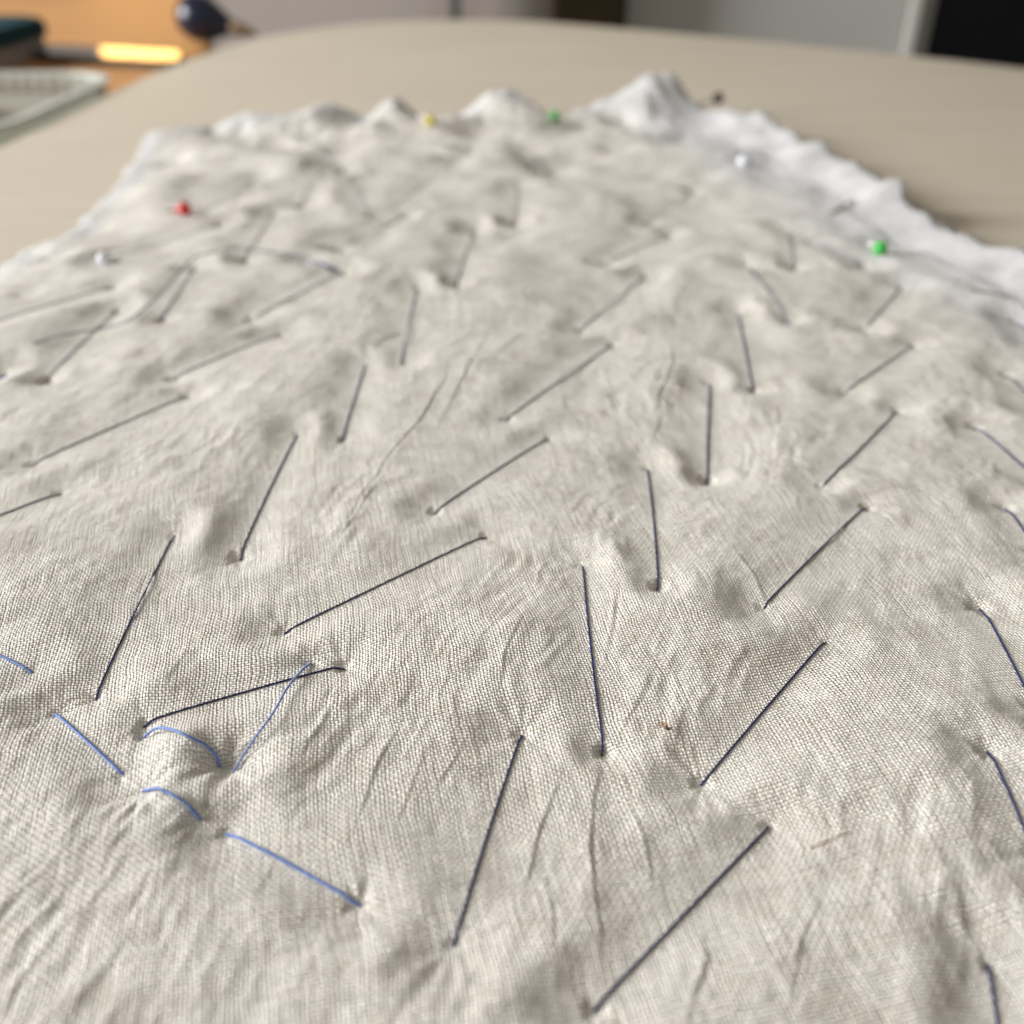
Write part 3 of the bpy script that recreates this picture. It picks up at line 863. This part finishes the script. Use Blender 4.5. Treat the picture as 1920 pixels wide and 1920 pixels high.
# thin dark glossy case that mirrors the lamp
gc = empty('glossy_case', (-0.22, 0.575, ZS * MM)); bpy.context.view_layer.update()
tag(gc, 'thin dark glossy case with a golden lamp reflection beside the table', 'case')
case_out = [(-172, 536), (-180, 533.5), (-252, 559), (-258, 566), (-274, 596), (-268, 602), (-186, 573), (-179, 566)]
sub(bm_obj('body', prism_bm(case_out, ZS + .1, ZS + 3.4), mottled('dark_brown_plastic', (0.022, 0.016, 0.010), (0.014, 0.010, 0.006), 100, 0.4)), gc)
sub(bm_obj('glass_top', prism_bm([(-226 + (x + 226) * .985, 582 + (y - 582) * .985) for x, y in case_out], ZS + 3.42, ZS + 4.2, 0.4), mottled('dark_mirror_glass', (0.050, 0.034, 0.015), (0.040, 0.027, 0.012), 50, 0.12, 0.01, metal=0.6)), gc)

# navy bulb handle with a brown tip
aw = empty('awl', (-0.186, 0.636, ZS * MM)); bpy.context.view_layer.update()
tag(aw, 'dark navy bulb-shaped tool handle with brown tip near the table corner', 'tool')
hb = bm_obj('handle', lathe([(0, -15), (6, -14.2), (10.5, -11), (12.8, -5), (12.9, 0), (11.4, 6), (8.2, 12), (5.4, 17), (4.8, 19), (0, 19.2)], 32), mottled('navy_lacquer', (0.010, 0.012, 0.035), (0.006, 0.007, 0.02), 150, 0.28), aw, True)
hb.location = (0, 0, 0.0135); to_axis(hb, (0, 0, 0), (1, -0.25, -0.22))
tp = bm_obj('tip', lathe([(0, 19.3), (4.4, 19.4), (4.0, 24), (2.6, 30), (1.2, 35), (0, 36)], 24), mottled('brown_wood_tip', (0.20, 0.12, 0.05), (0.13, 0.075, 0.03), 200, 0.5), aw, True)
tp.location = (0, 0, 0.0135); to_axis(tp, (0, 0, 0), (1, -0.25, -0.22))

# ------------------------------------------------------------------ far background
def bgx(px, Y):  # mm across at distance Y for the row near the frame top
    return (px - 960.0) / FPX * (Y * math.cos(PITCH) + (CAMH + 40) * math.sin(PITCH) * 0.9)
Yb_ = 790.0
bx0, bx1 = bgx(1036, Yb_), bgx(1172, Yb_)
bb = empty('brown_box', ((bx0 + bx1) / 2 * MM, Yb_ * MM, -0.75)); bpy.context.view_layer.update()
tag(bb, 'dark brown box far behind the table', 'box')
mb = mottled('dark_brown_board', (0.022, 0.015, 0.007), (0.014, 0.0095, 0.0045), 30, 0.8, spec=0.1)
sub(bm_obj('body', box_bm(bx0, bx1, Yb_, Yb_ + 34, -750, 60, 2), mb), bb)
sub(bm_obj('lid', box_bm(bx0 - 1, bx1 + 1, Yb_ - 2, Yb_ + 36, 60.1, 72, 2), mb), bb)
Yc_ = 1500.0
cx0, cx1 = bgx(795, Yc_), bgx(945, Yc_)
ct = empty('taupe_carton', ((cx0 + cx1) / 2 * MM, Yc_ * MM, -0.75)); bpy.context.view_layer.update()
tag(ct, 'taupe carton in front of the far wall', 'carton')
mc = mottled('taupe_card', (0.36, 0.31, 0.275), (0.30, 0.26, 0.23), 20, 0.85)
sub(bm_obj('body', box_bm(cx0, cx1, Yc_, Yc_ + 120, -750, 90, 2), mc), ct)
sub(bm_obj('flap', box_bm(cx0 - 1, cx1 + 1, Yc_ - 3, Yc_ + 60, 90.1, 93, 0.5), mc), ct)
lx0, lx1 = bgx(842, 1380), bgx(862, 1380)
cl = bm_obj('chair_leg', prism_bm(rrect(lx0, lx1, 1372, 1372 + (lx1 - lx0), 4), -750, 100), mottled('dark_grey_metal', (0.10, 0.095, 0.09), (0.07, 0.066, 0.06), 30, 0.5))
tag(cl, 'slim dark grey furniture leg before the taupe carton', 'furniture leg')

Yk = 830.0
kx0, kx1 = bgx(1702, Yk), bgx(1738, Yk)
kx2 = kx1 + 620
kc = empty('black_cabinet', (kx1 * MM, Yk * MM, -0.75)); bpy.context.view_layer.update()
tag(kc, 'tall black fronted cabinet behind the right of the table', 'cabinet')
mk = mottled('black_panel', (0.0035, 0.004, 0.006), (0.0025, 0.003, 0.0045), 12, 0.55, spec=0.12)
sub(bm_obj('front_panel', box_bm(kx1 + 0.2, kx2, Yk, Yk + 18, -750, 900, 1.0), mk), kc)
sub(bm_obj('side_frame', box_bm(kx0 + 4.2, kx1, Yk - 2, Yk + 18, -750, 905, 1.0), mottled('grey_frame', (0.13, 0.125, 0.11), (0.10, 0.095, 0.085), 20, 0.6)), kc)
sub(bm_obj('edge_trim', box_bm(kx0 - 4, kx0 + 4, Yk - 3, Yk + 18, -750, 910, 1.0), mottled('white_trim', (0.60, 0.59, 0.55), (0.55, 0.54, 0.50), 20, 0.6)), kc)
gx0 = bgx(1165, Yk)
gpn = empty('grey_panel', ((gx0 + kx0) / 2 * MM, Yk * MM, -0.75)); bpy.context.view_layer.update()
tag(gpn, 'plain pale grey panel between the brown box and the black cabinet', 'panel')
sub(bm_obj('board', box_bm(gx0, kx0 - 4.2, Yk, Yk + 16, -690, 1000, 1.5), mottled('pale_grey_paint', (0.45, 0.445, 0.42), (0.41, 0.405, 0.38), 5, 0.7)), gpn)
sub(bm_obj('plinth', box_bm(gx0 + 8, kx0 - 12, Yk + 3, Yk + 15, -750, -690.1, 1), mb), gpn)
